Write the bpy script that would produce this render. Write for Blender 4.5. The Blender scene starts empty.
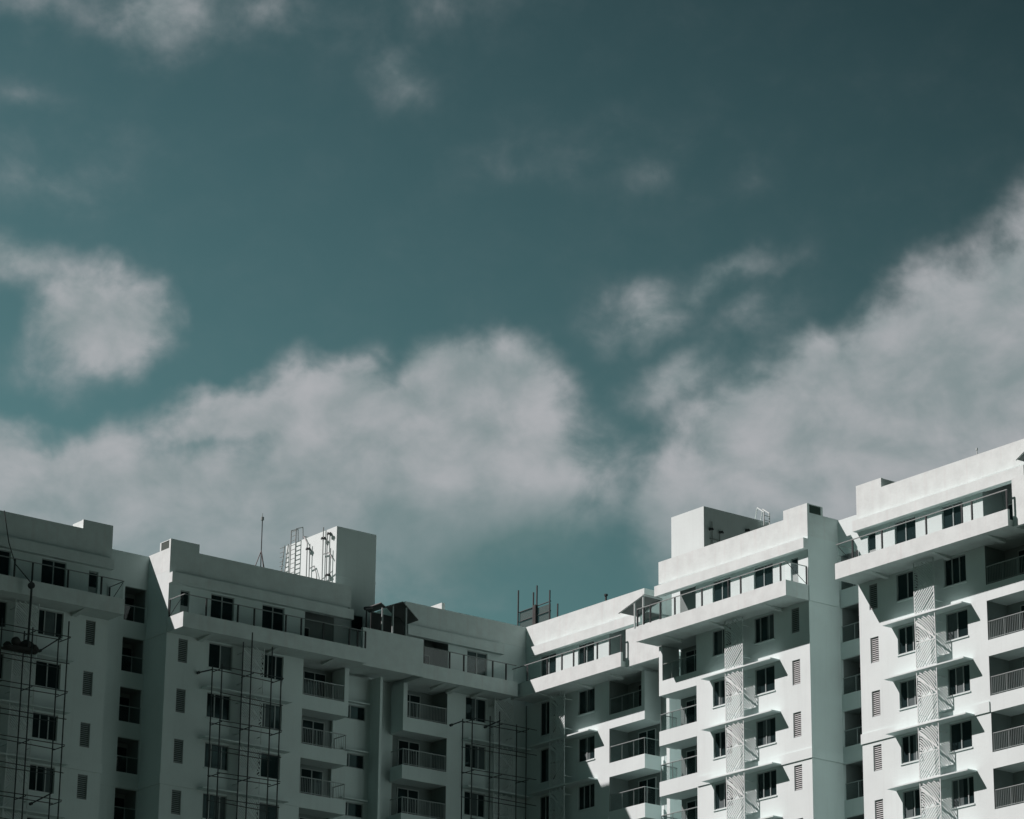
import bpy, math, random
from mathutils import Vector, Matrix
random.seed(7)
S = bpy.context.scene

# ------------------------------------------------------------------ camera
CAM = Vector((-121.6, -159.8, 1.6))
RGT = Vector((0.79041326, -0.61249578, 0.00978775))
UPV = Vector((-0.20805218, -0.25339026, 0.94472624))
FWD = Vector((0.57616072, 0.7487605, 0.3277141))
cd = bpy.data.cameras.new('camera')
cam = bpy.data.objects.new('camera', cd)
S.collection.objects.link(cam)
m = Matrix((RGT, UPV, -FWD)).transposed().to_4x4()
m.translation = CAM
cam.matrix_world = m
cd.sensor_fit = 'HORIZONTAL'
cd.sensor_width = 36.0
cd.lens = 3295.0 * 36.0 / 1024.0
cd.clip_start = 1.0
cd.clip_end = 9000.0
S.camera = cam

# ------------------------------------------------------------------ sun, sky, exposure
SUN = Vector((-1.73, 1.57, 2.49)).normalized()
sun_el = math.asin(SUN.z)
sun_az = math.atan2(SUN.x, SUN.y)
sd = bpy.data.lights.new('sun', 'SUN')
sd.energy = 5.0
sd.angle = math.radians(0.53)
sd.color = (1.0, 0.77, 0.775)
so = bpy.data.objects.new('sun', sd)
so.rotation_euler = SUN.to_track_quat('Z', 'Y').to_euler()
S.collection.objects.link(so)
S.view_settings.view_transform = 'Standard'
S.view_settings.look = 'None'
S.view_settings.exposure = 0.49
S.view_settings.gamma = 1.0
S.view_settings.use_curve_mapping = False
S.render.filter_size = 1.9
S.cycles.max_bounces = 6
S.cycles.diffuse_bounces = 2
S.cycles.transparent_max_bounces = 12
S.cycles.sample_clamp_indirect = 4.0

W = bpy.data.worlds.new('World')
S.world = W
W.use_nodes = True
nt = W.node_tree
nt.nodes.clear()
LK = nt.links.new


def N(t, **kw):
    n = nt.nodes.new(t)
    for k, v in kw.items():
        setattr(n, k, v)
    return n


def mth(op, a, b=None, c=None, clamp=False):
    n = N('ShaderNodeMath', operation=op, use_clamp=clamp)
    for i, v in enumerate((a, b, c)):
        if v is None:
            continue
        if isinstance(v, (int, float)):
            n.inputs[i].default_value = v
        else:
            LK(v, n.inputs[i])
    return n.outputs[0]


def mixc(f, a, b, mode='MIX'):
    n = N('ShaderNodeMix', data_type='RGBA', blend_type=mode)
    for i, v in ((0, f), (6, a), (7, b)):
        if isinstance(v, (int, float)):
            n.inputs[i].default_value = v
        elif isinstance(v, tuple):
            n.inputs[i].default_value = (*v, 1)
        else:
            LK(v, n.inputs[i])
    return n.outputs[2]


sky = N('ShaderNodeTexSky', sky_type='NISHITA')
sky.sun_disc = False
sky.sun_elevation = sun_el
sky.sun_rotation = sun_az
sky.altitude = 200
sky.air_density = 1.0
sky.dust_density = 0.6
sky.ozone_density = 1.0
# clouds live on the celestial sphere: azimuth and elevation in thousandths of a radian
tc = N('ShaderNodeTexCoord')
sp = N('ShaderNodeSeparateXYZ')
LK(tc.outputs['Generated'], sp.inputs[0])
az = mth('ARCTAN2', sp.outputs[0], sp.outputs[1])
el = mth('ARCSINE', sp.outputs[2])
U = mth('MULTIPLY', mth('SUBTRACT', az, 0.655856), 1000.0)
V = mth('MULTIPLY', mth('SUBTRACT', el, 0.333883), 1000.0)
# the clear part of the sky deepens upwards and away from the sun
deep = mth('SUBTRACT', 0.44, mth('ADD', mth('MULTIPLY', V, 0.00125), mth('MULTIPLY', U, 0.0006)))
deep = mth('MINIMUM', mth('MAXIMUM', deep, 0.10), 0.60)
# sky outside the view is dimmed to cut the fill on shaded walls
away = mth('MULTIPLY', mth('SUBTRACT', mth('ABSOLUTE', U), 450.0), 0.001, clamp=True)
deep = mth('MULTIPLY', deep, mth('SUBTRACT', 1.0, mth('MULTIPLY', away, 0.80)))
base = mixc(1.0, sky.outputs[0], (0.58, 0.83, 0.56), 'MULTIPLY')
dv = N('ShaderNodeVectorMath', operation='SCALE')
LK(base, dv.inputs[0])
LK(deep, dv.inputs['Scale'])
base = dv.outputs[0]
cmb = N('ShaderNodeCombineXYZ')
LK(U, cmb.inputs[0])
LK(V, cmb.inputs[1])


def noise(scale, detail, rough, vec=None, loc=(0, 0, 0), squash=1.0, dist=0.0):
    mp = N('ShaderNodeMapping')
    LK(vec or cmb.outputs[0], mp.inputs[0])
    mp.inputs['Location'].default_value = loc
    mp.inputs['Scale'].default_value = (scale, scale * squash, 1)
    n = N('ShaderNodeTexNoise')
    n.inputs['Scale'].default_value = 1.0
    n.inputs['Detail'].default_value = detail
    n.inputs['Roughness'].default_value = rough
    n.inputs['Distortion'].default_value = dist
    LK(mp.outputs[0], n.inputs['Vector'])
    return n


wn = noise(0.030, 4, 0.55, loc=(3.1, 7.7, 0))
vs = N('ShaderNodeVectorMath', operation='SUBTRACT')
LK(wn.outputs['Color'], vs.inputs[0])
vs.inputs[1].default_value = (0.5, 0.5, 0.5)
vm = N('ShaderNodeVectorMath', operation='MULTIPLY')
LK(vs.outputs[0], vm.inputs[0])
vm.inputs[1].default_value = (26.0, 26.0, 0.0)
va = N('ShaderNodeVectorMath', operation='ADD')
LK(vm.outputs[0], va.inputs[0])
LK(cmb.outputs[0], va.inputs[1])
PW = va.outputs[0]
BLOBS = [  # azimuth, elevation, half width, half height, tilt, weight
    (-122, -38, 104, 29, 0, 1.7), (-150, -31, 54, 17, 0, 1.5), (-84, -5, 38, 12, 5, 1.3), (-58, 0, 27, 19, 0, 1.5),
    (-10, 1, 34, 24, 0, 1.7), (-26, -20, 66, 34, 0, 1.8), (9, -12, 21, 28, 0, 1.3), (-82, -49, 104, 22, 0, 1.0),
    (2, -36, 22, 22, 0, .5), (111, -9, 50, 32, 15, 1.8), (143, 13, 38, 33, 0, 1.8), (162, 30, 29, 25, 0, 1.6),
    (80, -9, 40, 25, 20, 1.25), (60, -34, 30, 30, 0, 1.3), (104, 12, 26, 13, 25, 1.0), (139, -30, 84, 36, 0, 1.3),
    (188, 26, 48, 45, 0, 1.7), (-133, 23, 24, 20, 0, 1.3), (-160, 35, 32, 11, 0, .62), (-142, 8, 26, 13, 0, .5),
    (-119, 117, 32, 17, -8, .78), (-160, 120, 40, 14, 0, .42), (-84, 120, 34, 14, 0, .5), (-41, 99, 20, 17, -30, .46),
    (-24, 120, 50, 12, 0, .36), (44, 73, 28, 11, 12, .30), (2, 74, 30, 12, 0, .28), (41, 30, 26, 14, 5, .60),
    (70, 38, 34, 8, 22, .52), (-150, 60, 44, 14, 0, .36), (-163, 88, 26, 9, 0, .34), (80, 68, 12, 8, 0, .26),
    (-43, 18, 12, 6, 0, .40), (54, 8, 26, 15, 20, .62), (-70, 116, 120, 24, 0, .24), (25, 80, 80, 20, 0, .22), (-150, 72, 60, 30, 0, .24), (78, 26, 30, 16, 20, .34), (58, -10, 12, 8, 40, .5)]
acc = None
for (a_, e_, rx, ry, ro, w_) in BLOBS:
    mp = N('ShaderNodeMapping', vector_type='TEXTURE')
    LK(PW, mp.inputs[0])
    mp.inputs['Location'].default_value = (a_, e_, 0)
    mp.inputs['Rotation'].default_value = (0, 0, math.radians(ro))
    mp.inputs['Scale'].default_value = (rx * 1.25, ry * 1.25, 1)
    g = N('ShaderNodeTexGradient', gradient_type='SPHERICAL')
    LK(mp.outputs[0], g.inputs[0])
    v = mth('MULTIPLY', g.outputs[1], w_)
    acc = v if acc is None else mth('SMOOTH_MAX', acc, v, 0.18)
n1 = noise(0.045, 7, 0.53, loc=(1.3, 4.1, 0), squash=1.25, dist=0.3)
n2 = noise(0.018, 6, 0.5, loc=(8.3, 2.2, 0), squash=1.4)
n3 = noise(0.22, 5, 0.6, loc=(5.3, 9.2, 0), squash=1.1)
gate = mth('MULTIPLY', acc, 1.5, clamp=True)
rough_ = mth('ADD', mth('MULTIPLY', mth('SUBTRACT', n1.outputs[0], 0.5), 0.98), mth('MULTIPLY', mth('SUBTRACT', n3.outputs[0], 0.5), 0.24))
dens = mth('ADD', acc, mth('MULTIPLY', rough_, gate))
n1s = noise(0.045, 7, 0.53, loc=(1.3 + 0.30, 4.1 - 0.42, 0), squash=1.25, dist=0.3)
relief = mth('MULTIPLY', mth('SUBTRACT', n1.outputs[0], n1s.outputs[0]), 0.7)
mr = N('ShaderNodeMapRange', interpolation_type='SMOOTHERSTEP')
LK(dens, mr.inputs[0])
mr.inputs[1].default_value = 0.05
mr.inputs[2].default_value = 0.88
alpha = mr.outputs[0]
# clouds elsewhere in the sky: broken cover round the whole dome
mr2 = N('ShaderNodeMapRange', interpolation_type='SMOOTHSTEP')
LK(noise(0.0042, 7, 0.55, loc=(2.0, 0.4, 0), squash=1.6).outputs[0], mr2.inputs[0])
mr2.inputs[1].default_value = 0.50
mr2.inputs[2].default_value = 0.70
far = mth('SUBTRACT', mth('MULTIPLY', mth('ABSOLUTE', U), 0.008), 1.5, clamp=True)
alpha = mth('MAXIMUM', alpha, mth('MULTIPLY', mr2.outputs[0], mth('MULTIPLY', far, 0.05)))
# cloud body: brighter where thick and towards the top, greyer low down
mr3 = N('ShaderNodeMapRange', interpolation_type='SMOOTHSTEP')
LK(mth('ADD', mth('ADD', n2.outputs[0], mth('MULTIPLY', n1.outputs[0], 0.3)), relief), mr3.inputs[0])
mr3.inputs[1].default_value = 0.24
mr3.inputs[2].default_value = 1.04
low = N('ShaderNodeMapRange', interpolation_type='SMOOTHSTEP')
LK(V, low.inputs[0])
low.inputs[1].default_value = -78
low.inputs[2].default_value = -8
cl = mixc(mr3.outputs[0], (0.165, 0.207, 0.213), (0.318, 0.322, 0.336))
cl = mixc(low.outputs[0], mixc(0.62, cl, (0.118, 0.182, 0.190)), cl)
for (a_, e_, rx, ry, k_) in ((4, -46, 62, 26, 1.3), (86, -56, 60, 22, .9), (-70, -62, 110, 20, .6), (-40, -30, 24, 12, .3)):
    mp = N('ShaderNodeMapping', vector_type='TEXTURE')
    LK(PW, mp.inputs[0])
    mp.inputs['Location'].default_value = (a_, e_, 0)
    mp.inputs['Scale'].default_value = (rx, ry, 1)
    g = N('ShaderNodeTexGradient', gradient_type='SPHERICAL')
    LK(mp.outputs[0], g.inputs[0])
    cl = mixc(mth('MULTIPLY', g.outputs[1], k_, clamp=True), cl, (0.085, 0.145, 0.148))
hi = N('ShaderNodeMapRange', interpolation_type='SMOOTHSTEP')
LK(V, hi.inputs[0])
hi.inputs[1].default_value = 45
hi.inputs[2].default_value = 95
hi.inputs[3].default_value = 0.93
hi.inputs[4].default_value = 0.70
bright = mth('MULTIPLY', alpha, hi.outputs[0])
SKY_STRENGTH = 0.1
col = mixc(bright, base, mixc(1.0, cl, (1 / SKY_STRENGTH,) * 3, 'MULTIPLY'))
bg = N('ShaderNodeBackground')
LK(col, bg.inputs[0])
bg.inputs[1].default_value = SKY_STRENGTH
wo = N('ShaderNodeOutputWorld')
LK(bg.outputs[0], wo.inputs[0])


# ------------------------------------------------------------------ materials
def mat(name, color, rough=0.7, metal=0.0, mottle=0.0, mscale=0.5, streak=0.0, bump=0.0, spec=0.5, alpha=1.0,
        tint=None, streak_col=None):
    mt = bpy.data.materials.new(name)
    mt.use_nodes = True
    t = mt.node_tree
    b = t.nodes['Principled BSDF']
    b.inputs['Roughness'].default_value = rough
    b.inputs['Metallic'].default_value = metal
    b.inputs['Specular IOR Level'].default_value = spec
    b.inputs['Alpha'].default_value = alpha
    b.inputs['Base Color'].default_value = (*color, 1)
    geo = t.nodes.new('ShaderNodeNewGeometry')
    cur = None
    if mottle or streak:
        def tex(sc, det, ro):
            mp = t.nodes.new('ShaderNodeMapping')
            mp.inputs['Scale'].default_value = sc
            t.links.new(geo.outputs['Position'], mp.inputs[0])
            n = t.nodes.new('ShaderNodeTexNoise')
            n.inputs['Scale'].default_value = 1
            n.inputs['Detail'].default_value = det
            n.inputs['Roughness'].default_value = ro
            t.links.new(mp.outputs[0], n.inputs['Vector'])
            return n.outputs[0]

        def rng(v, a, b_, lo, hi):
            r_ = t.nodes.new('ShaderNodeMapRange')
            t.links.new(v, r_.inputs[0])
            for i, q in enumerate((a, b_, lo, hi)):
                r_.inputs[i + 1].default_value = q
            return r_.outputs[0]

        def mx(f, a, b_):
            n = t.nodes.new('ShaderNodeMix')
            n.data_type = 'RGBA'
            t.links.new(f, n.inputs[0])
            for i, v in ((6, a), (7, b_)):
                if isinstance(v, tuple):
                    n.inputs[i].default_value = (*v, 1)
                else:
                    t.links.new(v, n.inputs[i])
            return n.outputs[2]
        dark = tuple(c * (1 - mottle) for c in color)
        cur = mx(rng(tex((mscale,) * 3, 6, 0.6), 0.35, 0.65, 0, 1), dark, color)
        if streak:
            sc = streak_col or tuple(c * 0.55 for c in color)
            st = rng(tex((2.6, 2.6, 0.16), 5, 0.65), 0.53, 0.72, 0, streak)
            cur = mx(st, cur, sc)
        t.links.new(cur, b.inputs['Base Color'])
    if bump:
        n = t.nodes.new('ShaderNodeTexNoise')
        n.inputs['Scale'].default_value = 9
        n.inputs['Detail'].default_value = 6
        t.links.new(geo.outputs['Position'], n.inputs['Vector'])
        bp_ = t.nodes.new('ShaderNodeBump')
        bp_.inputs['Strength'].default_value = bump
        bp_.inputs['Distance'].default_value = 0.02
        t.links.new(n.outputs[0], bp_.inputs['Height'])
        t.links.new(bp_.outputs[0], b.inputs['Normal'])
    return mt


M_ = dict(
    plaster=mat('white_plaster', (0.59, 0.765, 0.745), 0.85, mottle=0.07, mscale=0.35, streak=0.12, bump=0.25, spec=0.2),
    weathered=mat('weathered_white_plaster', (0.585, 0.745, 0.722), 0.85, mottle=0.11, mscale=1.3, streak=0.15, bump=0.3,
                  spec=0.2, streak_col=(0.42, 0.38, 0.36)),
    frame=mat('window_frame', (0.32, 0.42, 0.41), 0.45, mottle=0.05),
    glass=mat('window_glass', (0.014, 0.030, 0.031), 0.05, mottle=0.3, mscale=0.8, spec=0.20),
    curtain=mat('curtain', (0.07, 0.115, 0.115), 0.9, mottle=0.2, mscale=3, streak=0.5),
    dark=mat('canopy_shade_dark', (0.022, 0.036, 0.035), 0.9, mottle=0.2, mscale=1.0),  # near-black colour standing in for the shade under a canopy
    inner=mat('recess_shade_plaster', (0.20, 0.27, 0.26), 0.9, mottle=0.08, mscale=0.8, streak=0.06, spec=0.2),  # wall plaster with recess shade put into its colour
    rail=mat('galvanised_rail', (0.30, 0.39, 0.38), 0.4, metal=0.3, mottle=0.08),
    post=mat('dark_steel_post', (0.026, 0.042, 0.042), 0.5, metal=0.2, mottle=0.1),
    louvre=mat('grey_louvre', (0.28, 0.37, 0.36), 0.6, mottle=0.1),
    louvre_dark=mat('grey_louvre_back', (0.030, 0.066, 0.052), 0.8, mottle=0.1),
    screen=mat('white_cut_screen', (0.575, 0.73, 0.71), 0.6, mottle=0.06, mscale=1.0),
    tube=mat('rusty_scaffold_tube', (0.034, 0.060, 0.060), 0.7, mottle=0.35, mscale=2.0),
    plank=mat('scaffold_plank', (0.034, 0.046, 0.042), 0.9, mottle=0.4, mscale=3.0),
    net=mat('green_net', (0.05, 0.085, 0.075), 0.9, alpha=0.55),
    canopy=mat('canopy_sheet', (0.14, 0.18, 0.175), 0.6, mottle=0.15),
    white=mat('white_steel', (0.56, 0.71, 0.69), 0.4, mottle=0.05),
    pipe=mat('grey_pipe', (0.22, 0.29, 0.28), 0.5, mottle=0.1),
    roof=mat('roof_screed', (0.18, 0.22, 0.21), 0.95, mottle=0.25, mscale=0.7),
    ground=mat('dusty_ground', (0.020, 0.034, 0.026), 0.95, mottle=0.35, mscale=0.05, bump=0.3),
)


def glass_mat(name, tint, refl):
    mt = bpy.data.materials.new(name)
    mt.use_nodes = True
    t = mt.node_tree
    t.nodes.clear()
    o = t.nodes.new('ShaderNodeOutputMaterial')
    mx = t.nodes.new('ShaderNodeMixShader')
    tr = t.nodes.new('ShaderNodeBsdfTransparent')
    tr.inputs[0].default_value = (*tint, 1)
    gl = t.nodes.new('ShaderNodeBsdfGlossy')
    gl.inputs[0].default_value = (0.8, 0.9, 0.9, 1)
    gl.inputs[1].default_value = 0.05
    mx.inputs[0].default_value = refl
    t.links.new(tr.outputs[0], mx.inputs[1])
    t.links.new(gl.outputs[0], mx.inputs[2])
    t.links.new(mx.outputs[0], o.inputs[0])
    return mt


M_['clear'] = glass_mat('clear_rail_glass', (0.97, 0.98, 0.978), 0.03)
M_['tinted'] = glass_mat('tinted_rail_glass', (0.84, 0.875, 0.87), 0.025)
M_['glass'].node_tree.nodes['Principled BSDF'].inputs['Specular Tint'].default_value = (0.5, 0.92, 0.9, 1)
COL = bpy.data.collections.new('place')
S.collection.children.link(COL)


class MB:
    """collects quads in tower-local space and links them as one mesh object"""

    def __init__(s, sg=1):
        s.v, s.f, s.sg = [], [], sg

    def quad(s, *p):
        i = len(s.v)
        s.v += [tuple(q) for q in p]
        s.f.append(tuple(range(i, i + len(p))))

    def hexa(s, c):
        i = len(s.v)
        s.v += [tuple(q) for q in c]
        for f in ((0, 3, 2, 1), (4, 5, 6, 7), (0, 1, 5, 4), (1, 2, 6, 5), (2, 3, 7, 6), (3, 0, 4, 7)):
            s.f.append(tuple(i + k for k in f))

    def xyz(s, x0, x1, y0, y1, z0, z1):
        x0, x1 = sorted((x0, x1))
        y0, y1 = sorted((y0, y1))
        z0, z1 = sorted((z0, z1))
        s.hexa([(x0, y0, z0), (x1, y0, z0), (x1, y1, z0), (x0, y1, z0), (x0, y0, z1), (x1, y0, z1), (x1, y1, z1),
                (x0, y1, z1)])
        return s

    def box(s, a0, a1, d0, d1, z0, z1):
        return s.xyz(s.sg * a0, s.sg * a1, -d0, -d1, z0, z1)

    def tube(s, p0, p1, r=0.03, n=6):
        p0, p1 = Vector(p0), Vector(p1)
        ax = (p1 - p0).normalized()
        u = ax.orthogonal().normalized()
        w = ax.cross(u)
        i = len(s.v)
        for p in (p0, p1):
            for k in range(n):
                t = 2 * math.pi * k / n
                s.v.append(tuple(p + u * r * math.cos(t) + w * r * math.sin(t)))
        for k in range(n):
            s.f.append((i + k, i + (k + 1) % n, i + n + (k + 1) % n, i + n + k))
        s.f.append(tuple(range(i + n - 1, i - 1, -1)))
        s.f.append(tuple(range(i + n, i + 2 * n)))
        return s

    def path(s, pts, r=0.03, n=6):
        for a, b in zip(pts, pts[1:]):
            s.tube(a, b, r, n)
        return s

    def bar(s, a0, z0, a1, z1, w, d0, d1):
        """flat bar in the plane of the facade from (a0,z0) to (a1,z1)"""
        L = math.hypot(a1 - a0, z1 - z0)
        if L < 1e-4:
            return s
        nx, nz = -(z1 - z0) / L * w / 2, (a1 - a0) / L * w / 2
        c = []
        for d in (d0, d1):
            for a, z, q in ((a0, z0, 1), (a1, z1, 1), (a1, z1, -1), (a0, z0, -1)):
                c.append((s.sg * (a + q * nx), -d, z + q * nz))
        s.hexa(c)
        return s

    def build(s, name, material, parent=None):
        me = bpy.data.meshes.new(name)
        me.from_pydata(s.v, [], s.f)
        me.materials.append(M_[material] if isinstance(material, str) else material)
        me.update()
        import bmesh
        b = bmesh.new()
        b.from_mesh(me)
        bmesh.ops.recalc_face_normals(b, faces=b.faces)
        b.to_mesh(me)
        b.free()
        o = bpy.data.objects.new(name, me)
        COL.objects.link(o)
        o.parent = parent
        return o


def tag(o, label=None, cat=None, group=None, kind=None):
    for k, v in (('label', label), ('category', cat), ('group', group), ('kind', kind)):
        if v:
            o[k] = v
    return o


def thing(name, loc, rz, label, cat, group=None):
    o = bpy.data.objects.new(name, None)
    o.empty_display_size = 1
    COL.objects.link(o)
    o.location = loc
    o.rotation_euler = (0, 0, rz)
    return tag(o, label, cat, group)


def copy_part(o, parent, dz):
    """a copy of a part and of its sub-parts, moved down by dz"""
    c = o.copy()
    COL.objects.link(c)
    c.parent = parent
    c.location.z = o.location.z + dz
    for ch in list(o.children):
        k = ch.copy()
        COL.objects.link(k)
        k.parent = c
    return c


def wall(mb, a0, a1, z0, z1, d, holes, depth=0.2):
    """front skin with holes (a0,a1,z0,z1) and their reveals"""
    aa = sorted({a0, a1, *[h for q in holes for h in q[:2]]})
    zz = sorted({z0, z1, *[h for q in holes for h in q[2:]]})
    sg = mb.sg

    def inh(a, z):
        return any(h[0] < a < h[1] and h[2] < z < h[3] for h in holes)
    for i in range(len(aa) - 1):
        for j in range(len(zz) - 1):
            if not inh((aa[i] + aa[i + 1]) / 2, (zz[j] + zz[j + 1]) / 2):
                mb.quad((sg * aa[i], -d, zz[j]), (sg * aa[i + 1], -d, zz[j]), (sg * aa[i + 1], -d, zz[j + 1]),
                        (sg * aa[i], -d, zz[j + 1]))
    for h in holes:
        A0, A1, Z0, Z1 = h
        e = d - depth
        for p, q in (((A0, Z0), (A1, Z0)), ((A1, Z0), (A1, Z1)), ((A1, Z1), (A0, Z1)), ((A0, Z1), (A0, Z0))):
            mb.quad((sg * p[0], -d, p[1]), (sg * q[0], -d, q[1]), (sg * q[0], -e, q[1]), (sg * p[0], -e, p[1]))


def window(par, sg, a0, a1, z0, z1, d=0.0, muls=(0.5,), name='window', curtain=None, sill=True):
    f = MB(sg)
    w = 0.055
    fd0, fd1 = d - 0.06, d - 0.13
    f.box(a0, a1, fd0, fd1, z1 - w, z1)
    f.box(a0, a1, fd0, fd1, z0, z0 + w)
    f.box(a0, a0 + w, fd0, fd1, z0 + w, z1 - w)
    f.box(a1 - w, a1, fd0, fd1, z0 + w, z1 - w)
    for mfrac in muls:
        c = a0 + (a1 - a0) * mfrac
        f.box(c - 0.032, c + 0.032, fd0 + 0.003, fd1 + 0.01, z0 + w, z1 - w)
    fo = f.build(name, 'frame', par)
    MB(sg).box(a0 + w, a1 - w, d - 0.10, d - 0.104, z0 + w, z1 - w).build('pane', 'glass', fo)
    if curtain:
        b = MB(sg)
        c0, c1 = curtain
        x0, x1 = a0 + (a1 - a0) * c0, a0 + (a1 - a0) * c1
        b.box(x0 + 0.02, x1 - 0.02, d - 0.092, d - 0.098, z0 + w + 0.01, z1 - w - 0.01)
        b.build('blind', 'curtain', fo)
    if sill:
        MB(sg).box(a0 - 0.05, a1 + 0.05, d + 0.045, d - 0.05, z0 - 0.07, z0 - 0.003).build('sill', 'plaster', fo)
    return fo


def vent(par, sg, a0, a1, z0, z1, dark=False):
    v = MB(sg)
    v.box(a0, a1, -0.03, -0.10, z1 - 0.04, z1)
    v.box(a0, a1, -0.03, -0.10, z0, z0 + 0.04)
    v.box(a0, a0 + 0.04, -0.03, -0.10, z0 + 0.04, z1 - 0.04)
    v.box(a1 - 0.04, a1, -0.03, -0.10, z0 + 0.04, z1 - 0.04)
    n = int((z1 - z0) / 0.115)
    for k in range(n):
        z = z0 + 0.06 + k * (z1 - z0 - 0.08) / n
        c = [(sg * (a0 + 0.04), 0.035, z), (sg * (a1 - 0.04), 0.035, z), (sg * (a1 - 0.04), 0.05, z),
             (sg * (a0 + 0.04), 0.05, z), (sg * (a0 + 0.04), 0.085, z + 0.075), (sg * (a1 - 0.04), 0.085, z + 0.075),
             (sg * (a1 - 0.04), 0.10, z + 0.075), (sg * (a0 + 0.04), 0.10, z + 0.075)]
        v.hexa(c)
    o = v.build('louvre_vent', 'louvre', par)
    MB(sg).box(a0, a1, -0.13, -0.16, z0, z1).build('vent_back', 'louvre_dark', o)
    return o


def lattice(par, sg, a0, a1, z0, z1, d=0.64, flip=False):
    """cut screen: fan of arcs over a palm of slanting bars, inside a thin frame"""
    b = MB(sg)
    w, h = a1 - a0, z1 - z0
    d0, d1 = d, d - 0.05
    mz = z0 + h * 0.52

    def fx(x):  # pattern reads the same way on screen whichever way the tower is mirrored
        return a1 - x if flip else a0 + x

    cnt = [0]

    def seg(x0, y0, x1, y1, t=0.05):   # every bar sits a hair behind the one before it
        cnt[0] += 1
        e = 0.0011 * (cnt[0] % 38)
        b.bar(fx(x0), y0, fx(x1), y1, t, d0 - e, d1 - e)
    for x in (0.03, w - 0.03):
        seg(x, z0, x, z1, 0.05)
    seg(0.05, z0 + 0.03, w - 0.05, z0 + 0.03)
    # fan of arcs springing from the lower outer corner
    def fan(cx, cy, r0, r1, step, sx, ylo, yhi, t):
        r = r0
        while r < r1:
            pr = None
            for k in range(19):
                th = math.pi / 2 * k / 18
                x, y = cx + sx * r * math.cos(th), cy + r * math.sin(th)
                ok = 0.03 < x < w - 0.03 and ylo < y < yhi
                if pr and ok and pr[2]:
                    seg(pr[0], pr[1], x, y, t)
                pr = (x, y, ok)
            r += step
    fan(-1.3, z0 + 0.1, 1.55, 4.2, 0.118, 1, z0 + h * 0.50, z1 - 0.02, 0.058)
    for k in range(12):      # short slats on the outer stile
        y = z0 + h * 0.42 + k * 0.13
        if y < z1 - 0.1:
            seg(0.04, y, 0.17, y + 0.02, 0.06)
    for k in range(18):      # slanting blades in the lower part
        y = z0 - 1.6 + k * 0.205
        x0_, y0_, x1_, y1_ = 0.04, y, w - 0.04, y + 1.5
        if y0_ < z0 + 0.04:
            x0_, y0_ = x0_ + (z0 + 0.04 - y0_) / (y1_ - y0_) * (x1_ - x0_), z0 + 0.04
        if y1_ > z0 + h * 0.5:
            f_ = (z0 + h * 0.5 - y0_) / (y1_ - y0_)
            x1_, y1_ = x0_ + (x1_ - x0_) * f_, z0 + h * 0.5
        if x1_ - x0_ > 0.05 and y1_ > y0_ + 0.05:
            seg(x0_, y0_, x1_, y1_, 0.056)
    seg(0.04, z0 + h * 0.5, w - 0.04, z0 + h * 0.5, 0.05)
    # long diagonal across the fan
    seg(0.04, z1 - 0.25, w - 0.04, mz - 0.02, 0.085)
    # brackets back to the wall
    for zz in (z0 + 0.5, z1 - 0.5):
        b.box(a0 + 0.01, a0 + 0.05, d1 - 0.003, 0.002, zz, zz + 0.04)
        b.box(a1 - 0.05, a1 - 0.01, d1 - 0.003, 0.002, zz, zz + 0.04)
    return b.build('lattice_screen', 'screen', par)


NF = 5
ZB = [49.1 - 3.0 * i for i in range(NF)]


def balcony(par, sg, zb, style='glass', first=False, open_end=True):
    """one floor's balcony at the open end of the tower: slab and fascia with the pieces it carries"""
    e = 12.7
    b = MB(sg)
    b.box(9.352, e, 0.0, -0.14, zb, zb + 0.87)
    b.box(9.352, e - 0.14, -0.143, -1.49, zb + 0.005, zb + 0.22)
    if not first:
        b.box(e - 0.137, e - 0.001, -0.143, -1.30, zb + 0.002, zb + 0.868)
    else:
        b.box(e - 0.30, e, -0.002, -1.30, zb + 0.873, zb + 3.0)
        b.box(e - 0.14, e, -0.143, -1.30, zb + 0.002, zb + 0.868)
    bo = b.build('balcony', 'plaster', par)
    t = zb + 0.873
    r = MB(sg)
    zt = zb + 1.87
    ee = e - 0.07 if not first else e - 0.31
    r.tube((sg * 9.36, 0.06, zt), (sg * ee, 0.06, zt), 0.03)
    ps = [9.40, 10.5, 11.6, ee - 0.02]
    for a in ps:
        r.tube((sg * a, 0.06, t), (sg * a, 0.06, zt), 0.02)
    if not first:
        r.tube((sg * ee, 0.06, zt), (sg * ee, 1.28, zt), 0.03)
        r.tube((sg * ee, 1.26, t), (sg * ee, 1.26, zt), 0.02)
    if style == 'bars':
        n = 26
        for k in range(n):
            a = 9.45 + (ee - 9.5) * k / (n - 1)
            r.tube((sg * a, 0.06, t + 0.08), (sg * a, 0.06, zt - 0.03), 0.011, 4)
        r.tube((sg * 9.36, 0.06, t + 0.08), (sg * ee, 0.06, t + 0.08), 0.02)
    r.build('railing', 'rail', bo)
    if style != 'bars':
        g = MB(sg)
        g.box(9.42, ee - 0.05, -0.055, -0.065, t + 0.03, zt - 0.04)
        if not first:
            g.box(ee - 0.005, ee + 0.005, -0.10, -1.22, t + 0.03, zt - 0.04)
        g.build('glass_panel', 'tinted', bo)
    # sliding door on the back wall
    d = MB(sg)
    z0, z1, a0, a1 = zb + 0.24, zb + 2.8, 10.35, 12.0
    d.box(a0, a1, -1.44, -1.497, z1 - 0.06, z1)
    for a in (a0, (a0 + a1) / 2 - 0.03, a1 - 0.06):
        d.box(a, a + 0.06, -1.44, -1.497, z0, z1 - 0.06)
    do = d.build('balcony_door', 'frame', bo)
    MB(sg).box(a0 + 0.06, a1 - 0.06, -1.470, -1.49, z0, z1 - 0.063).build('door_glass', 'glass', bo)
    return bo


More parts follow.
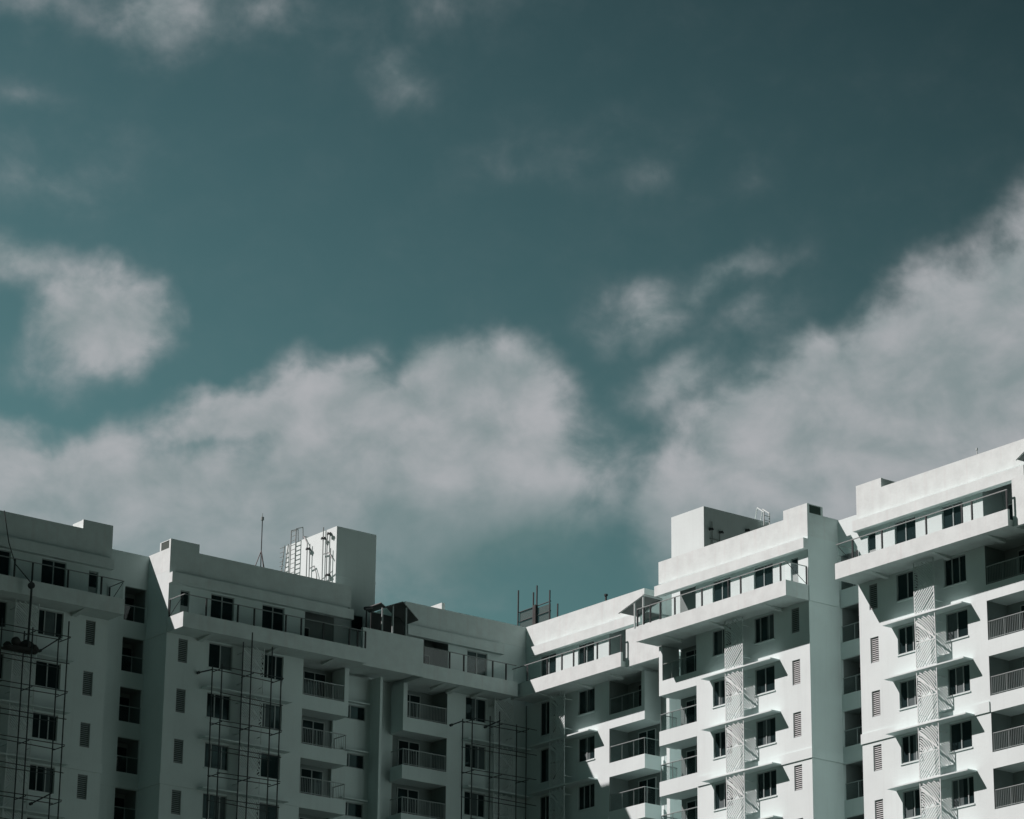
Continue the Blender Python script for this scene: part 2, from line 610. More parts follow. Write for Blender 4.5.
def terrace(par, sg, a0, a1, posts, start_return=True, end_return=False):
    """penthouse terrace: slab with fascia, guard rail on posts, glass between"""
    z0, z1 = 52.1, 53.0
    b = MB(sg)
    b.box(a0, a1, 1.73, 1.58, z0, z1)
    b.box(a0, a0 + 0.15, 1.577, 0.003, z0 + 0.002, z1 - 0.002) if start_return else None
    b.box(a0 + 0.153, a1, 1.577, 0.003, z0 + 0.02, z0 + 0.35)
    for a in (a0 + 2.3, (a0 + a1) / 2 + 0.5, a1 - 2.0):   # tapered haunches under the slab
        if a0 < a < a1:
            sg_ = sg
            b.hexa([(sg_ * (a - .15), -0.003, z0 - 0.17), (sg_ * (a + .15), -0.003, z0 - 0.17), (sg_ * (a + .15), -0.01, z0 - 0.17),
                    (sg_ * (a - .15), -0.01, z0 - 0.17), (sg_ * (a - .15), -0.003, z0 + 0.017), (sg_ * (a + .15), -0.003, z0 + 0.017),
                    (sg_ * (a + .15), -1.5, z0 + 0.017), (sg_ * (a - .15), -1.5, z0 + 0.017)])
    so_ = b.build('terrace_slab', 'weathered', par)
    if not posts:
        return so_
    r = MB(sg)
    zt = 54.08
    x0 = a0 + 0.07
    x1 = a1 - 0.05
    r.box(x0, x1, 1.68, 1.63, zt - 0.02, zt + 0.025)
    if start_return:
        r.box(x0 - 0.02, x0 + 0.02, 1.62, 0.05, zt - 0.02, zt + 0.02)
    if end_return:
        r.box(x1 - 0.02, x1 + 0.02, 1.62, 0.05, zt - 0.02, zt + 0.02)
    ro = r.build('top_rail', 'pipe', par)
    for a in posts:
        q = MB(sg).box(a - 0.04, a + 0.04, 1.69, 1.61, z1 + 0.002, zt - 0.023)
        q.build('rail_post', 'post', par)
    if start_return:
        q = MB(sg)
        q.box(x0 - 0.035, x0 + 0.035, 0.12, 0.05, z1 + 0.002, zt - 0.023)
        q.tube((sg * x0, -0.1, z1 + 0.05), (sg * x0, -1.55, zt - 0.05), 0.018)
        q.build('rail_post', 'post', par)
    g = MB(sg)
    g.box(x0 + 0.04, x1 - 0.04, 1.655, 1.645, z1 + 0.04, zt - 0.03)
    if start_return:
        g.box(x0 - 0.005, x0 + 0.005, 1.60, 0.14, z1 + 0.04, zt - 0.03)
    g.build('glass_panel', 'clear', par)
    return so_


def tower(name_label, wing, plane, origin, sg, amin=-0.3, amax=12.7, win1=True, vents=True, balconies=True,
          rail_style='glass', raised=True, posts=(1.25, 3.5, 4.65, 6.9, 8.0, 9.9, 11.5, 12.2), win1_rect=(2.65, 4.3),
          lat=(4.6, 6.15), tall_win1=False, terr=None, cornice_a0=None, pent=True, muls=None, recess=None,
          edge_start=True):
    if wing == 'L':
        root = thing('apartment_tower', (origin, plane, 0), 0, name_label, 'building', 'white apartment towers of the two wings')
    else:
        root = thing('apartment_tower', (plane, -origin, 0), -math.pi / 2, name_label, 'building',
                     'white apartment towers of the two wings')
    rnd = random.Random(hash((wing, round(origin, 1))) & 0xffff if False else int(abs(origin) * 10) + (5 if wing == 'L' else 0))
    flip = (sg == -1)
    bay = 9.35 if balconies else amax
    # ---- openings of the front wall
    holes = []
    wl = [6.3, 7.92]
    for zb in ZB:
        if win1:
            zlo = zb + (0.78 if tall_win1 else 1.42)
            holes.append((win1_rect[0], win1_rect[1], zlo, zb + 2.92))
        holes.append((wl[0], wl[1], zb + 1.42, zb + 2.92))
        if vents:
            holes.append((0.53, 1.17, zb + 1.38, zb + 2.80))
    pz0, pz1 = 53.02, 55.0
    if win1:
        holes.append((win1_rect[0] + 0.0, win1_rect[1] - 0.03, pz0, pz1))
    holes.append((6.28, 7.86, pz0, pz1))
    if vents:
        holes.append((0.53, 1.15, pz0, 54.85))
    w = MB(sg)
    wall(w, amin, bay, 0.0, 55.9, 0.0, holes)
    # side, inside and back skins
    depth = 13.0
    q = lambda a, d0, d1, z0, z1: w.quad((sg * a, -d0, z0), (sg * a, -d1, z0), (sg * a, -d1, z1), (sg * a, -d0, z1))
    q(amin, 0, -depth, 0, 55.9)
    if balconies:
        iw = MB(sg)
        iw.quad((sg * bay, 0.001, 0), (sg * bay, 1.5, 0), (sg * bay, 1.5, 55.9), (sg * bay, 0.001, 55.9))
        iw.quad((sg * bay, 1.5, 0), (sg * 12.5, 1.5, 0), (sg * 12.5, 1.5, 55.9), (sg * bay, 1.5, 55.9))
        iw.build('balcony_wall', 'inner', root)  # balcony recess darkened by colour, not by light alone
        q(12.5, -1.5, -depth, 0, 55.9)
    else:
        q(amax, 0, -depth, 0, 55.9)
    e2 = 12.5 if balconies else amax
    w.quad((sg * amin, depth, 0), (sg * e2, depth, 0), (sg * e2, depth, 55.9), (sg * amin, depth, 55.9))
    w.build('wall', 'plaster', root)
    MB(sg).box(amin + 0.25, amax - 0.25, -0.25, -depth + 0.3, 55.905, 56.1).build('roof', 'roof', root)
    # ---- windows, vents, sunshades, screens, balconies: one set, copied floor by floor
    for i, zb in enumerate(ZB):
        opts = [(0.5,), (0.5,), (0.28, 0.72), (0.34, 0.68), (0.5,)]
        if win1:
            ml = rnd.choice(opts)
            zlo = zb + (0.78 if tall_win1 else 1.42)
            cu = rnd.choice([None, (0.08, 0.42), (0.5, 1.0), (0.3, 0.7), None])
            window(root, sg, win1_rect[0], win1_rect[1], zlo, zb + 2.92, muls=ml, curtain=cu)
        ml = rnd.choice(opts)
        cu = rnd.choice([None, (0.02, 0.5), (0.35, 0.68), (0.55, 0.8), None])
        window(root, sg, wl[0], wl[1], zb + 1.42, zb + 2.92, muls=ml, curtain=cu)
    if vents:
        v0 = vent(root, sg, 0.53, 1.17, ZB[0] + 1.38, ZB[0] + 2.80)
        for i in range(1, NF):
            copy_part(v0, root, -3.0 * i)
        v1 = MB(sg)
        v1.box(0.53, 1.15, -0.08, -0.13, pz0, 54.85)
        dd = v1.build('terrace_door', 'louvre', root)
        MB(sg).box(0.60, 1.08, -0.055, -0.077, pz0 + 0.9, 54.75).build('door_glass', 'glass', dd)
    if lat:
        l0 = lattice(root, sg, lat[0], lat[1], ZB[0] + 0.12, ZB[0] + 2.98, flip=flip)
        for i in range(1, NF):
            copy_part(l0, root, -3.0 * i)
    sh0 = max(2.2, amin + 0.01)
    sb = MB(sg)
    sb.box(sh0, 8.2, 0.70, 0.002, ZB[0] + 0.03, ZB[0] + 0.105)
    s0 = sb.build('sunshade', 'plaster', root)
    for i in range(1, NF):
        copy_part(s0, root, -3.0 * i)
    # small drop pipes and clamps between the windows
    if balconies:
        for i, zb in enumerate(ZB):
            balcony(root, sg, zb, rail_style, first=(i == 0))
    # string course every fourth floor
    b = MB(sg)
    b.box(amin - 0.06, sh0 - 0.003 if False else 9.3, 0.055, 0.001, 43.12, 43.68)
    if edge_start:
        MB(sg).box(amin - 0.06, amin - 0.001, -0.001, -2.3, 43.12, 43.68).build('string_course', 'plaster', root)
        MB(sg).box(amin - 0.05, amin - 0.001, -0.001, -2.3, 52.1, 52.95).build('string_course', 'plaster', root)
    b.build('string_course', 'plaster', root)
    # ---- penthouse
    if win1:
        window(root, sg, win1_rect[0], win1_rect[1] - 0.03, pz0, pz1, muls=(0.5,), name='terrace_window', sill=False)
    window(root, sg, 6.28, 7.86, pz0, pz1, muls=(0.5,), name='terrace_window', sill=False)
    if balconies:
        window(root, sg, 9.7, 10.7, 53.3, 54.6, d=-1.38, muls=(0.5,), name='terrace_window', sill=False)
        lb = MB(sg)
        lb.box(9.352, 12.5, -0.005, -0.20, 55.15, 55.9)
        lb = [lb, MB(sg).box(9.352, 12.5, -0.005, -1.49, 52.12, 52.9)]
        lb[0].build('beam', 'plaster', root)
        lb[1].build('terrace_floor', 'plaster', root)
    t0, t1 = terr or (amin, 12.75)
    terrace(root, sg, t0, t1, [p for p in posts if p < t1 - 0.02], start_return=edge_start)
    # ---- cornice and parapet
    c0 = amin if cornice_a0 is None else cornice_a0
    cb = MB(sg)
    cb.box(c0, 12.7 if balconies else amax, 0.34, 0.002, 55.1, 55.72)
    cb.build('cornice', 'weathered', root)
    p = MB(sg)
    e = 12.7 if balconies else amax
    p.box(amin, e, 0.0, -0.2, 55.903, 57.28)
    if edge_start:
        p.box(amin, amin + 0.2, -0.203, -2.4, 55.903, 57.28)
    p.box(e - 0.2, e, -0.203, -6.0, 55.903, 57.28)
    po = p.build('parapet', 'weathered', root)
    if raised:
        rb = MB(sg)
        rb.box(amin + 0.001, 1.7, -0.002, -0.17, 57.283, 57.82)
        rb.box(amin + 0.001, 1.7, -1.05, -1.2, 57.283, 57.80)
        rb.box(1.58, 1.698, -0.173, -1.047, 57.283, 57.80)
        rb.box(amin + 0.002, 1.577, -0.173, -1.047, 57.76, 57.805)
        rb.build('parapet_upstand', 'weathered', root)
        fr = MB(sg)
        fr.box(amin + 0.02, amin + 0.06, -0.175, -1.045, 57.285, 57.755)
        fr.build('upstand_louvre', 'louvre_dark', root)
    # ---- recessed link on the near side
    if recess:
        r0, r1, ops = recess   # from tower edge outwards (negative a), opening range
        rw = MB(sg)
        hs = [(ops[0], ops[1], zb + 0.93, zb + 2.98) for zb in ZB] + [(ops[0], ops[1], 53.1, 55.15)]
        wall(rw, r0, r1, 0.0, 57.22, -2.35, hs, depth=0.16)
        rw.box(r0, r1, -2.352, -2.6, 57.0, 57.22)
        rw.box(r0, r1, -2.3, -2.349, 43.1, 43.66)
        rw.build('recessed_wall', 'plaster', root)
        for zb in ZB + [52.17]:
            a0, a1 = ops
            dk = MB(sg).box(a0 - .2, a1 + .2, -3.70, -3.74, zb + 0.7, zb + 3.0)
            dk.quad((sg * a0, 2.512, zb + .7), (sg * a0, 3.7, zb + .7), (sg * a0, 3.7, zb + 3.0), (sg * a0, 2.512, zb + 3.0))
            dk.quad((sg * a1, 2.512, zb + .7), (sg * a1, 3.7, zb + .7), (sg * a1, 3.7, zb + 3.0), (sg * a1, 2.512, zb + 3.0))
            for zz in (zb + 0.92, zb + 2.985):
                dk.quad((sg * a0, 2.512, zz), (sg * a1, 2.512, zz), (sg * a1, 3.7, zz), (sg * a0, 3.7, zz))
            dko = dk.build('recessed_balcony', 'inner', root)  # recess lining, its shade painted into the plaster colour
            MB(sg).box(a0 + 0.1, a1 - 0.1, -3.62, -3.69, zb + 0.95, zb + 2.7).build('door_glass', 'glass', dko)
            rl = MB(sg)
            rl.tube((sg * a0, 2.45, zb + 1.88), (sg * a1, 2.45, zb + 1.88), 0.028)
            rl.tube((sg * (a0 + a1) / 2, 2.45, zb + 0.94), (sg * (a0 + a1) / 2, 2.45, zb + 1.88), 0.02)
            rl.build('railing', 'rail', dko)
            MB(sg).box(a0 + 0.02, a1 - 0.02, -2.45, -2.46, zb + 0.96, zb + 1.85).build('glass_panel', 'tinted', dko)
    return root


# ------------------------------------------------------------------ ground and wings
g = MB()
g.quad((-3000, -3000, 0), (3000, -3000, 0), (3000, 3000, 0), (-3000, 3000, 0))
tag(g.build('ground', 'ground'), kind='structure')

YL, YC, XR, XC = -0.3, 0.3, 0.0, 2.9
T1 = tower('shaded white tower at the far left end with a raised parapet step', 'L', YL, -28.35, -1,
           balconies=False, amax=16.0, posts=(1.25, 3.45, 5.75, 6.9, 9.2, 11.4), terr=(-0.3, 15.9))
T2 = tower('shaded white tower with a sunlit triangle on its side, lightning rod mast on its roof', 'L', YL, -23.8, 1,
           posts=(1.3, 3.5, 4.65, 6.9, 8.0, 9.6, 11.5, 12.1, 12.68), rail_style='bars', recess=(-4.0, -0.3, (-1.85, -0.35)))
T3 = tower('shaded white tower right in the inner corner, scaffold climbing beside its windows', 'L', YC, 6.12, -1,
           amin=3.22, win1=False, vents=False, raised=False, terr=(5.17, 12.55), cornice_a0=5.2, edge_start=False,
           posts=(6.05, 7.1, 9.35, 10.45, 12.45), rail_style='bars')
T4 = tower('half lit white tower in the inner corner, cut by a diagonal shadow', 'R', XC, -1.28, 1,
           amin=0.95, vents=False, raised=False, win1_rect=(2.5, 4.1), lat=(4.25, 5.75), tall_win1=True,
           terr=(1.7, 12.55), cornice_a0=1.9, edge_start=False, posts=(3.3, 5.3, 6.75, 7.9, 9.0, 10.2, 11.4, 12.5))
T5 = tower('sunlit white tower in the middle of the right wing with a shaded grey side', 'R', XR, 28.9, -1,
           posts=(0.2, 3.55, 4.6, 6.9, 9.3, 10.6, 11.5, 12.1, 12.68))
T6 = tower('brightest white tower, cut off by the right edge of the view', 'R', XR, 33.5, 1,
           rail_style='bars', posts=(1.05, 3.35, 6.73, 9.4, 10.13, 12.66), recess=(-4.32, -0.3, (-4.27, -2.2)))


# link walls behind the balconies at the open ends
def link_left():
    w = MB(1)
    hs = [(13.2, 14.9, zb + 0.3, zb + 1.18) for zb in ZB]
    wall(w, 12.49, 15.1, 0, 52.1, -1.3, hs)
    w.box(15.2, 15.38, -0.23, -3.0, 0, 52.05)
    w.quad((15.1, 1.3, 0), (15.2, 1.3, 0), (15.2, 1.3, 52.1), (15.1, 1.3, 52.1))
    w.quad((12.49, 1.3, 0), (12.49, 1.56, 0), (12.49, 1.56, 52.1), (12.49, 1.3, 52.1))
    w.build('link_wall', 'plaster', T2)
    for zb in ZB:
        window(T2, 1, 13.2, 14.9, zb + 0.3, zb + 1.18, d=-1.3, muls=(0.35,), name='stair_window', sill=False)
        MB(1).box(13.1, 15.0, -0.95, -1.297, zb + 1.28, zb + 1.36).build('window_hood', 'plaster', T2)
    # solid terrace wall bridging the gap
    p = MB(1).box(12.76, 17.3, 1.28, 1.08, 52.1, 54.45)
    p.box(12.76, 17.3, 1.077, -2.0, 52.35, 52.6)
    p.build('terrace_wall', 'weathered', T2)
    q = MB(-1)
    q.quad((-12.42, 1.45, 0), (-15.0, 1.45, 0), (-15.0, 1.45, 55.5), (-12.42, 1.45, 55.5))
    q.build('link_wall', 'plaster', T3)


link_left()


def link_right():
    w = MB(1)
    w.quad((12.42, 1.45, 0), (18.2, 1.45, 0), (18.2, 1.45, 55.5), (12.42, 1.45, 55.5))
    w.box(14.6, 14.88, -0.1, -1.44, 0, 52.05)
    w.build('link_wall', 'plaster', T4)
    p = MB(1).box(12.56, 16.0, 1.35, 1.15, 52.1, 54.45)
    p.box(12.56, 16.0, 1.147, -1.4, 52.35, 52.6)
    p.build('terrace_wall', 'weathered', T4)
    p = MB(1).box(12.76, 17.5, 1.35, 1.15, 52.1, 54.7)
    p.box(12.76, 17.5, 1.147, -1.4, 52.35, 52.6)
    p.build('terrace_wall', 'weathered', T6)
    w = MB(1)
    w.quad((12.5, 1.5, 0), (18.2, 1.5, 0), (18.2, 1.5, 55.5), (12.5, 1.5, 55.5))
    w.build('link_wall', 'plaster', T6)
    # open side of the balcony bay of the middle tower
    w = MB(-1)
    w.quad((-12.5, 1.5, 0), (-12.5, 4.3, 0), (-12.5, 4.3, 52.1), (-12.5, 1.5, 52.1))


link_right()

# ------------------------------------------------------------------ roof blocks
tk = thing('stair_headroom', (-11.1, 1.45, 52), 0, 'tall pale roof block with a sunlit side carrying a ladder, behind the shaded tower',
           'roof block', 'boxy stair and tank blocks on the roofs')
b = MB()
b.xyz(0, 3.0, 0, 5.6, 0, 9.55)
b.xyz(-0.02, 3.02, -0.02, 0, 6.35, 6.45)
b.xyz(2.3, 2.5, 2.0, 2.2, 9.55, 9.75)
b.build('wall', 'plaster', tk)
f = MB().xyz(1.2, 2.1, -0.05, -0.02, 3.1, 4.1).build('window', 'frame', tk)
MB().xyz(1.25, 2.05, -0.056, -0.053, 3.15, 4.05).build('pane', 'glass', f)
ld = MB()
for y0 in (4.75, 4.2):
    ld.tube((-0.25, y0, 6.4), (-0.25, y0 - 0.05, 10.3), 0.035)
for k in range(13):
    z = 6.6 + k * 0.3
    ld.tube((-0.25, 4.75, z), (-0.25, 4.2, z), 0.022)
ld.path([(-0.25, 4.7, 10.3), (0.25, 4.7, 10.5), (0.3, 4.7, 9.56)], 0.03)
ld.path([(-0.25, 4.15, 10.3), (0.25, 4.15, 10.5), (0.3, 4.15, 9.56)], 0.03)
ld.build('ladder', 'pipe', tk)
l2 = MB()
for y0 in (5.9, 5.5):
    l2.tube((-0.3, y0, 6.0), (-0.05, y0 - 0.2, 9.6), 0.035)
for k in range(11):
    z = 6.4 + k * 0.3
    l2.tube((-0.27, 5.88, z), (-0.25, 5.45, z), 0.022)
l2.build('ladder', 'pipe', tk)
for pts in ([(-.12, 3.05, 5), (-.12, 3.05, 9.1), (-.12, 3.45, 9.65), (.3, 3.45, 9.65)],
            [(-.12, 2.75, 5), (-.12, 2.75, 9.0)],
            [(-.12, 2.7, 7.4), (-.12, 2.2, 7.45), (-.12, 1.9, 6.8), (-.12, 1.8, 5)],
            [(-.12, 1.3, 5), (-.12, 1.3, 9.75)], [(-.12, .85, 5), (-.12, .85, 9.3), (-.12, .4, 9.1)],
            [(-.12, .45, 5), (-.12, .45, 8.2)], [(-.15, 2.6, 6.1), (-.15, 1.3, 6.35), (-.15, 0.1, 6.65)],
            [(-.12, 1.3, 8.0), (-.12, .6, 7.95), (-.12, .25, 7.5)]):
    MB().path(pts, 0.035).build('pipe', 'pipe', tk)
for y_, z_ in ((2.85, 8.7), (1.2, 9.0), (0.55, 9.15), (0.6, 6.5)):
    v = MB()
    v.tube((-.30, y_, z_), (-.02, y_, z_), 0.075, 8)
    v.tube((-.2, y_ - .18, z_), (-.2, y_ + .18, z_), 0.06, 8)
    v.build('valve', 'post', tk)

tk = thing('water_tank_block', (3.8, -12.94, 55.0), 0, 'square white sunlit tank block standing above the roof of the middle right tower',
           'roof block', 'boxy stair and tank blocks on the roofs')
b = MB()
b.xyz(0, 5.3, 0, -3.03, -3, 6.6)
b.build('wall', 'plaster', tk)
for pts in ([(.55, -3.15, 2), (.55, -3.15, 5.7)], [(.35, -3.15, 4.6), (1.1, -3.15, 4.6)], [(1.15, -3.15, 2), (1.15, -3.15, 5.2)],
            [(.6, -3.15, 3.9), (1.3, -3.15, 3.9)]):
    MB().path(pts, 0.03).build('pipe', 'pipe', tk)
for x_, z_ in ((.45, 5.2), (1.25, 5.15), (3.4, 5.7)):
    v = MB()
    v.tube((x_, -3.03, z_), (x_, -3.3, z_), 0.075, 8)
    v.tube((x_ - .15, -3.2, z_), (x_ + .15, -3.2, z_), 0.06, 8)
    v.build('valve', 'post', tk)
ld = MB()
for x_ in (4.7, 5.15):
    ld.path([(x_, -3.25, 2.5), (x_, -3.25, 7.1), (x_ - .05, -2.7, 7.5), (x_, -2.4, 6.6)], 0.04)
for k in range(14):
    ld.tube((4.7, -3.25, 3 + k * .3), (5.15, -3.25, 3 + k * .3), 0.025)
ld.build('ladder', 'white', tk)

# low pale upstand behind the corner tower's parapet
b = MB()
b.xyz(-3.05, -2.8, 1.3, 3.4, 56.2, 58.05)
b.xyz(-2.797, -1.9, 1.5, 1.7, 56.2, 57.6)
tag(b.build('roof_upstand', 'weathered'), 'short pale stub wall peeping over the parapet of the corner tower', 'roof wall')


# ------------------------------------------------------------------ lightning rod and aerial poles
t = thing('lightning_rod', (-15.6, 3.0, 56.1), 0, 'slim lightning rod mast on a tripod, tall against the sky on the shaded roof', 'lightning rod')
MB().tube((0, 0, 1.8), (0, 0, 5.35), 0.032).build('mast', 'post', t)
tp = MB()
for k in range(3):
    an = math.radians(20 + 120 * k)
    tp.tube((0, 0, 3.35), (1.15 * math.cos(an), 1.15 * math.sin(an), 0), 0.03)
tp.build('tripod', 'post', t)
hd = MB()
hd.tube((0, 0, 5.3), (0, 0, 5.5), 0.10, 8)
hd.tube((0, 0, 5.5), (0, 0, 5.75), 0.02)
hd.build('finial', 'rail', t)

t = thing('roof_scaffold', (6.0, 3.4, 56.0), 0, 'cluster of bare scaffold poles with a netted guard above the inner corner roof', 'scaffold')
for (s_, zt, zb_) in ((-5.18, 61.35, 56), (-3.57, 60.86, 56), (-3.2, 61.24, 56), (-1.85, 60.63, 56), (-1.02, 59.54, 56)):
    MB().tube((0, -s_ - 3.4, 0), (0.0, -s_ - 3.4 - 0.05, zt - 56), 0.055).build('pole', 'tube', t)
for z_ in (59.85, 59.2, 58.6):
    MB().tube((0.05, 5.1 - 3.4, z_ - 56), (0.05, 1.75 - 3.4, z_ - 56 + .05), 0.035).build('rail', 'tube', t)
nn = MB()
nn.xyz(0.08, 0.09, 5.1 - 3.4, 3.3 - 3.4, 2.3, 3.85)
nn.xyz(0.08, 0.09, 3.2 - 3.4, 1.8 - 3.4, 2.3, 3.75)
nn.build('netting', 'net', t)
MB().xyz(-.1, .1, 3.42 - 3.4, 3.17 - 3.4, 1.8, 3.95).build('formwork_panel', 'plank', t)
for nm, loc, r_, h_, lb in (('vent_pipe', (6.0, -3.95, 56.1), .07, 3.0, 'thin dark vent pipe rising behind the half lit parapet'),
                            ('vent_pipe', (1.0, -41.6, 56.1), .03, 2.0, 'thin white pipe end above the sunlit parapet at the right')):
    v = MB()
    v.tube((0, 0, 0), (0, 0, h_), r_)
    v.tube((0, 0, h_ - .12), (0, 0, h_), r_ * 1.7, 8)
    o = v.build(nm, 'white' if loc[1] < -20 else 'post')
    o.location = loc
    tag(o, lb, 'pipe')
# ------------------------------------------------------------------ canopies
t = thing('terrace_canopy', (-1.6, -15.1, 53.0), 0, 'small white framed lean-to canopy at the terrace end, beside the middle right tower', 'canopy',
          'terrace canopies')
sh = MB()
A, B_ = (-0.05, 0.6, 1.25), (-0.05, -1.65, 1.86)
w_ = 1.45
sh.hexa([(A[0], A[1], A[2]), (A[0] + w_, A[1], A[2]), (B_[0] + w_, B_[1], B_[2]), B_, (A[0], A[1], A[2] + .04),
         (A[0] + w_, A[1], A[2] + .04), (B_[0] + w_, B_[1], B_[2] + .04), (B_[0], B_[1], B_[2] + .04)])
sh.build('roof_sheet', 'canopy', t)
fr = MB()
for p, q in ((A, B_), (B_, (B_[0] + w_, B_[1], B_[2])), ((A[0] + w_, A[1], A[2]), (B_[0] + w_, B_[1], B_[2]))):
    fr.tube((p[0], p[1], p[2] - .03), (q[0], q[1], q[2] - .03), 0.05, 8)
fr.build('frame', 'white', t)
for x_, y_, z_ in ((0, -.82, 1.6), (0, -1.6, 1.8), (1.35, -1.6, 1.8)):
    MB().tube((x_, y_, 0), (x_, y_, z_), 0.06, 8).build('post', 'white', t)

t = thing('terrace_canopy', (-1.3, -46.6, 54.7), 0, 'corner of a white framed canopy cut off by the right edge', 'canopy', 'terrace canopies')
sh = MB()
A, B_ = (0, 0, 1.0), (0, -1.3, 1.65)
sh.hexa([(0, 0, 1.0), (1.8, 0, 1.0), (1.8, -1.3, 1.65), (0, -1.3, 1.65), (0, 0, 1.04), (1.8, 0, 1.04), (1.8, -1.3, 1.69), (0, -1.3, 1.69)])
sh.hexa([(0, -1.303, 1.65), (1.8, -1.303, 1.65), (1.8, -2.6, 1.0), (0, -2.6, 1.0), (0, -1.303, 1.69), (1.8, -1.303, 1.69), (1.8, -2.6, 1.04), (0, -2.6, 1.04)])
sh.build('roof_sheet', 'canopy', t)
fr = MB()
for x_ in (0, 1.8):
    fr.path([(x_, 0, .97), (x_, -1.3, 1.62), (x_, -2.6, .97)], 0.045, 8)
fr.build('frame', 'white', t)
for x_, y_, z_ in ((0, -.85, 1.35), (0, -2.1, 1.2), (1.7, -.85, 1.35)):
    MB().tube((x_, y_, 0), (x_, y_, z_), 0.055, 8).build('post', 'white', t)

t = thing('terrace_canopy', (-10.2, -1.4, 54.4), 0, 'dark gabled canopy on thin posts beside the tall shaded roof block', 'canopy', 'terrace canopies')
sh = MB()
for (x0, z0, x1, z1) in ((3.4, 1.25, 2.2, 2.2), (2.2, 2.2, 0.9, 1.65), (0.9, 1.65, 0.55, 1.85)):
    sh.hexa([(x0, 0, z0), (x1, 0, z1), (x1, 1.7, z1), (x0, 1.7, z0), (x0, 0, z0 + .05), (x1, 0, z1 + .05), (x1, 1.7, z1 + .05), (x0, 1.7, z0 + .05)])
sh.build('roof_sheet', 'canopy', t)
for x_, y_, z_ in ((1.5, .05, 1.85), (2.5, .05, 1.9), (2.5, 1.5, 1.9), (.75, .1, 1.6)):
    MB().tube((x_, y_, 0), (x_, y_, z_), 0.06, 8).build('post', 'frame', t)
MB().xyz(0.75, 3.3, 1.3, 1.35, -.2, 1.6).build('canopy_shade_panel', 'dark', t)  # added dark sheet that paints the shade under the canopy roof
b = MB()
b.tube((-10.35, -.9, 54.4), (-10.35, -.9, 55.9), 0.05)
b.tube((-10.5, -.9, 55.85), (-9.95, -.9, 56.0), 0.11, 8)
tag(b.build('floodlight', 'post'), 'small dark lamp head on a stub pole beside the tall roof block', 'floodlight')


# ------------------------------------------------------------------ scaffolds
def scaffold(loc, label, xs, yi, yo, zi, zo, levels, x_end=None, arms=(), z_low=36.5):
    """xs: pole positions; zi / zo: tops of inner and outer poles; levels: rail heights"""
    t = thing('scaffold', loc, 0, label, 'scaffold', 'steel tube scaffolds on the shaded wing')
    ox, oy, oz = loc
    rn = random.Random(int(abs(ox) * 7))
    for k, x in enumerate(xs):
        for y, tops in ((yi, zi), (yo, zo)):
            MB().tube((x - ox, y - oy, 0), (x - ox + rn.uniform(-.03, .03), y - oy, tops[k] - oz), 0.040).build('pole', 'tube', t)
    a, b = xs[0] - .12, (x_end or xs[-1]) + .15
    for lv, full in levels:
        for y in (yi, yo):
            e = rn.uniform(-.05, .05)
            MB().tube((a - ox, y - oy - .07, lv - oz + e), (b - ox, y - oy - .07, lv - oz - e), 0.026).build('rail', 'tube', t)
        if full:
            for x in xs:
                MB().tube((x - ox + .07, yi + .15 - oy, lv - oz - .07), (x - ox + .07, yo - .15 - oy, lv - oz - .07), 0.026).build('crosspiece', 'tube', t)
    for p, q in arms:
        c = MB().tube((p[0] - ox, p[1] - oy, p[2] - oz), (q[0] - ox, q[1] - oy, q[2] - oz), 0.04)
        c.tube((q[0] - ox, q[1] - oy - .06, q[2] - oz), (q[0] - ox, q[1] - oy + .12, q[2] - oz), 0.09, 8)
        c.build('outrigger', 'tube', t)
    return t


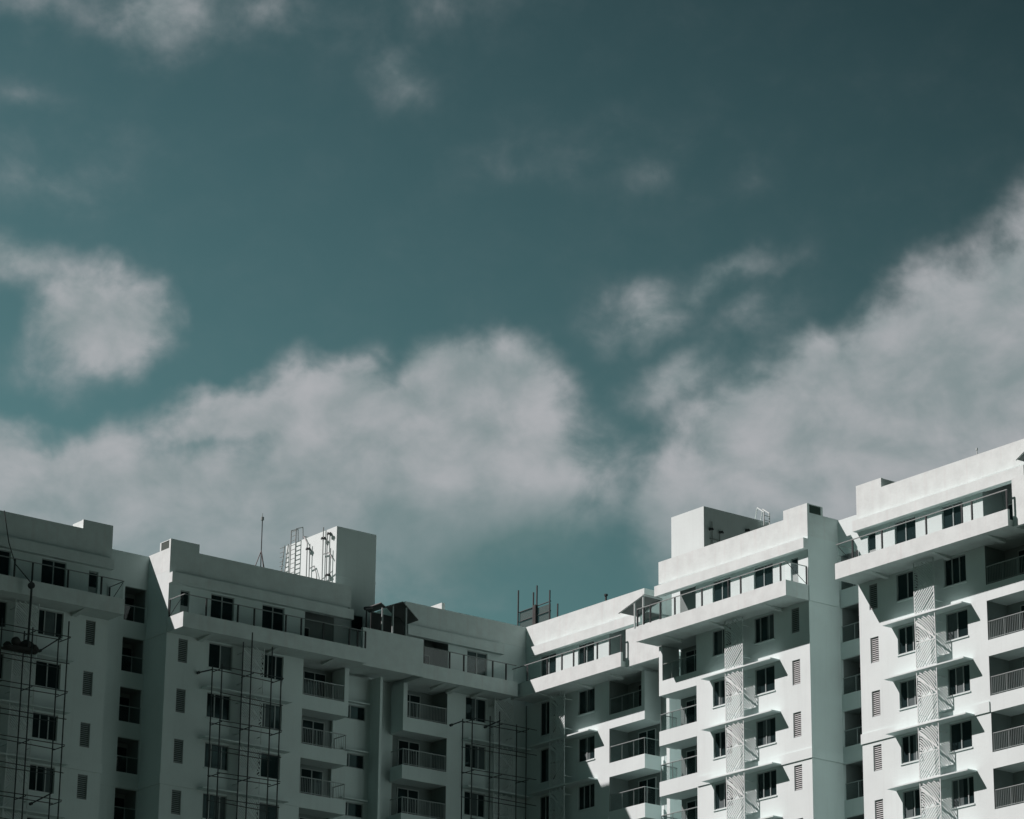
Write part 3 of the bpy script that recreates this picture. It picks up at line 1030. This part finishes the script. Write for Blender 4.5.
lv = [(49.95, 1), (48.35, 0), (46.77, 1), (45.2, 0), (43.72, 1), (42.2, 0), (40.6, 1), (39.1, 0)]
scaffold((-19.7, -2.2, 36.0), 'steel tube scaffold up the face of the tower below the lightning rod', (-21.72, -19.7, -17.62),
         -1.7, -2.7, (50.2, 52.0, 52.05), (50.1, 52.35, 50.1), lv, arms=(((-21.77, -1.7, 49.97), (-21.9, -.45, 50.02)),))
sc1 = scaffold((-34.0, -2.2, 36.0), 'steel tube scaffold at the left edge with a dark loaded platform and hoist pole', (-36.2, -34.25, -32.02),
               -1.7, -2.7, (50.3, 50.1, 50.2), (50.3, 50.1, 50.85), lv,
               arms=(((-32.6, -2.9, 49.75), (-32.9, -1.2, 49.3)), ((-32.6, -2.9, 40.9), (-32.9, -1.2, 40.55))))
scaffold((-1.0, -1.6, 36.0), 'steel tube scaffold in the shaded inner corner beside the corner tower windows', (-3.05, -0.95, 1.14),
         -1.1, -2.1, (50.1, 50.6, 50.4), (50.0, 50.7, 51.4), lv, x_end=1.75,
         arms=(((-3.05, -1.1, 49.97), (-3.25, -.2, 49.85)), ((-1.0, -2.2, 50.1), (-1.2, -1.0, 49.9))))
pb = MB()
rn = random.Random(3)
for k in range(9):
    x0 = -35.9 + rn.uniform(0, .5)
    pb.xyz(x0 + 34, x0 + 34 + rn.uniform(1.3, 2.0), -.5 + k * .11, -.42 + k * .11, 12.75 + rn.uniform(0, .1), 12.83 + rn.uniform(0, .12))
pb.build('platform', 'plank', sc1)
sk = MB()
import bmesh
bm = bmesh.new()
for k in range(7):
    mm = Matrix.Translation((-35.4 + k * .27 + 34, rn.uniform(-.3, .3), 13.05 + rn.uniform(-.05, .2))) @ Matrix.Diagonal((.28, .22, .2 + rn.uniform(0, .12), 1))
    bmesh.ops.create_icosphere(bm, subdivisions=2, radius=1, matrix=mm)
for v in bm.verts:
    v.co += Vector((rn.uniform(-.03, .03), rn.uniform(-.03, .03), rn.uniform(-.03, .03)))
me = bpy.data.meshes.new('sack_pile')
bm.to_mesh(me)
bm.free()
me.materials.append(M_['plank'])
o = bpy.data.objects.new('sack_pile', me)
COL.objects.link(o)
o.location = (-34, -2.2, 36)
tag(o, 'dark heap of sacks lying on the scaffold platform at the left edge', 'sacks')
h = thing('hoist_pole', (-34.42, -2.5, 49.0), 0, 'dark hoist pole with a pulley in front of the left terrace slab', 'hoist')
MB().tube((0, 0, 0), (0.02, 0, 3.5), 0.065).build('pole', 'tube', h)
q = MB()
q.tube((0, -.08, 3.55), (0, .1, 3.55), 0.19, 10)
q.tube((0, 0, 3.5), (0, 0, 3.85), 0.05)
q.build('pulley', 'post', h)
MB().path([(-1.08, 1.72, 8.15), (-.72, 1.6, 6.3), (-.45, 1.2, 5.0), (-.02, .02, 3.7)], 0.03).build('rope', 'tube', h)
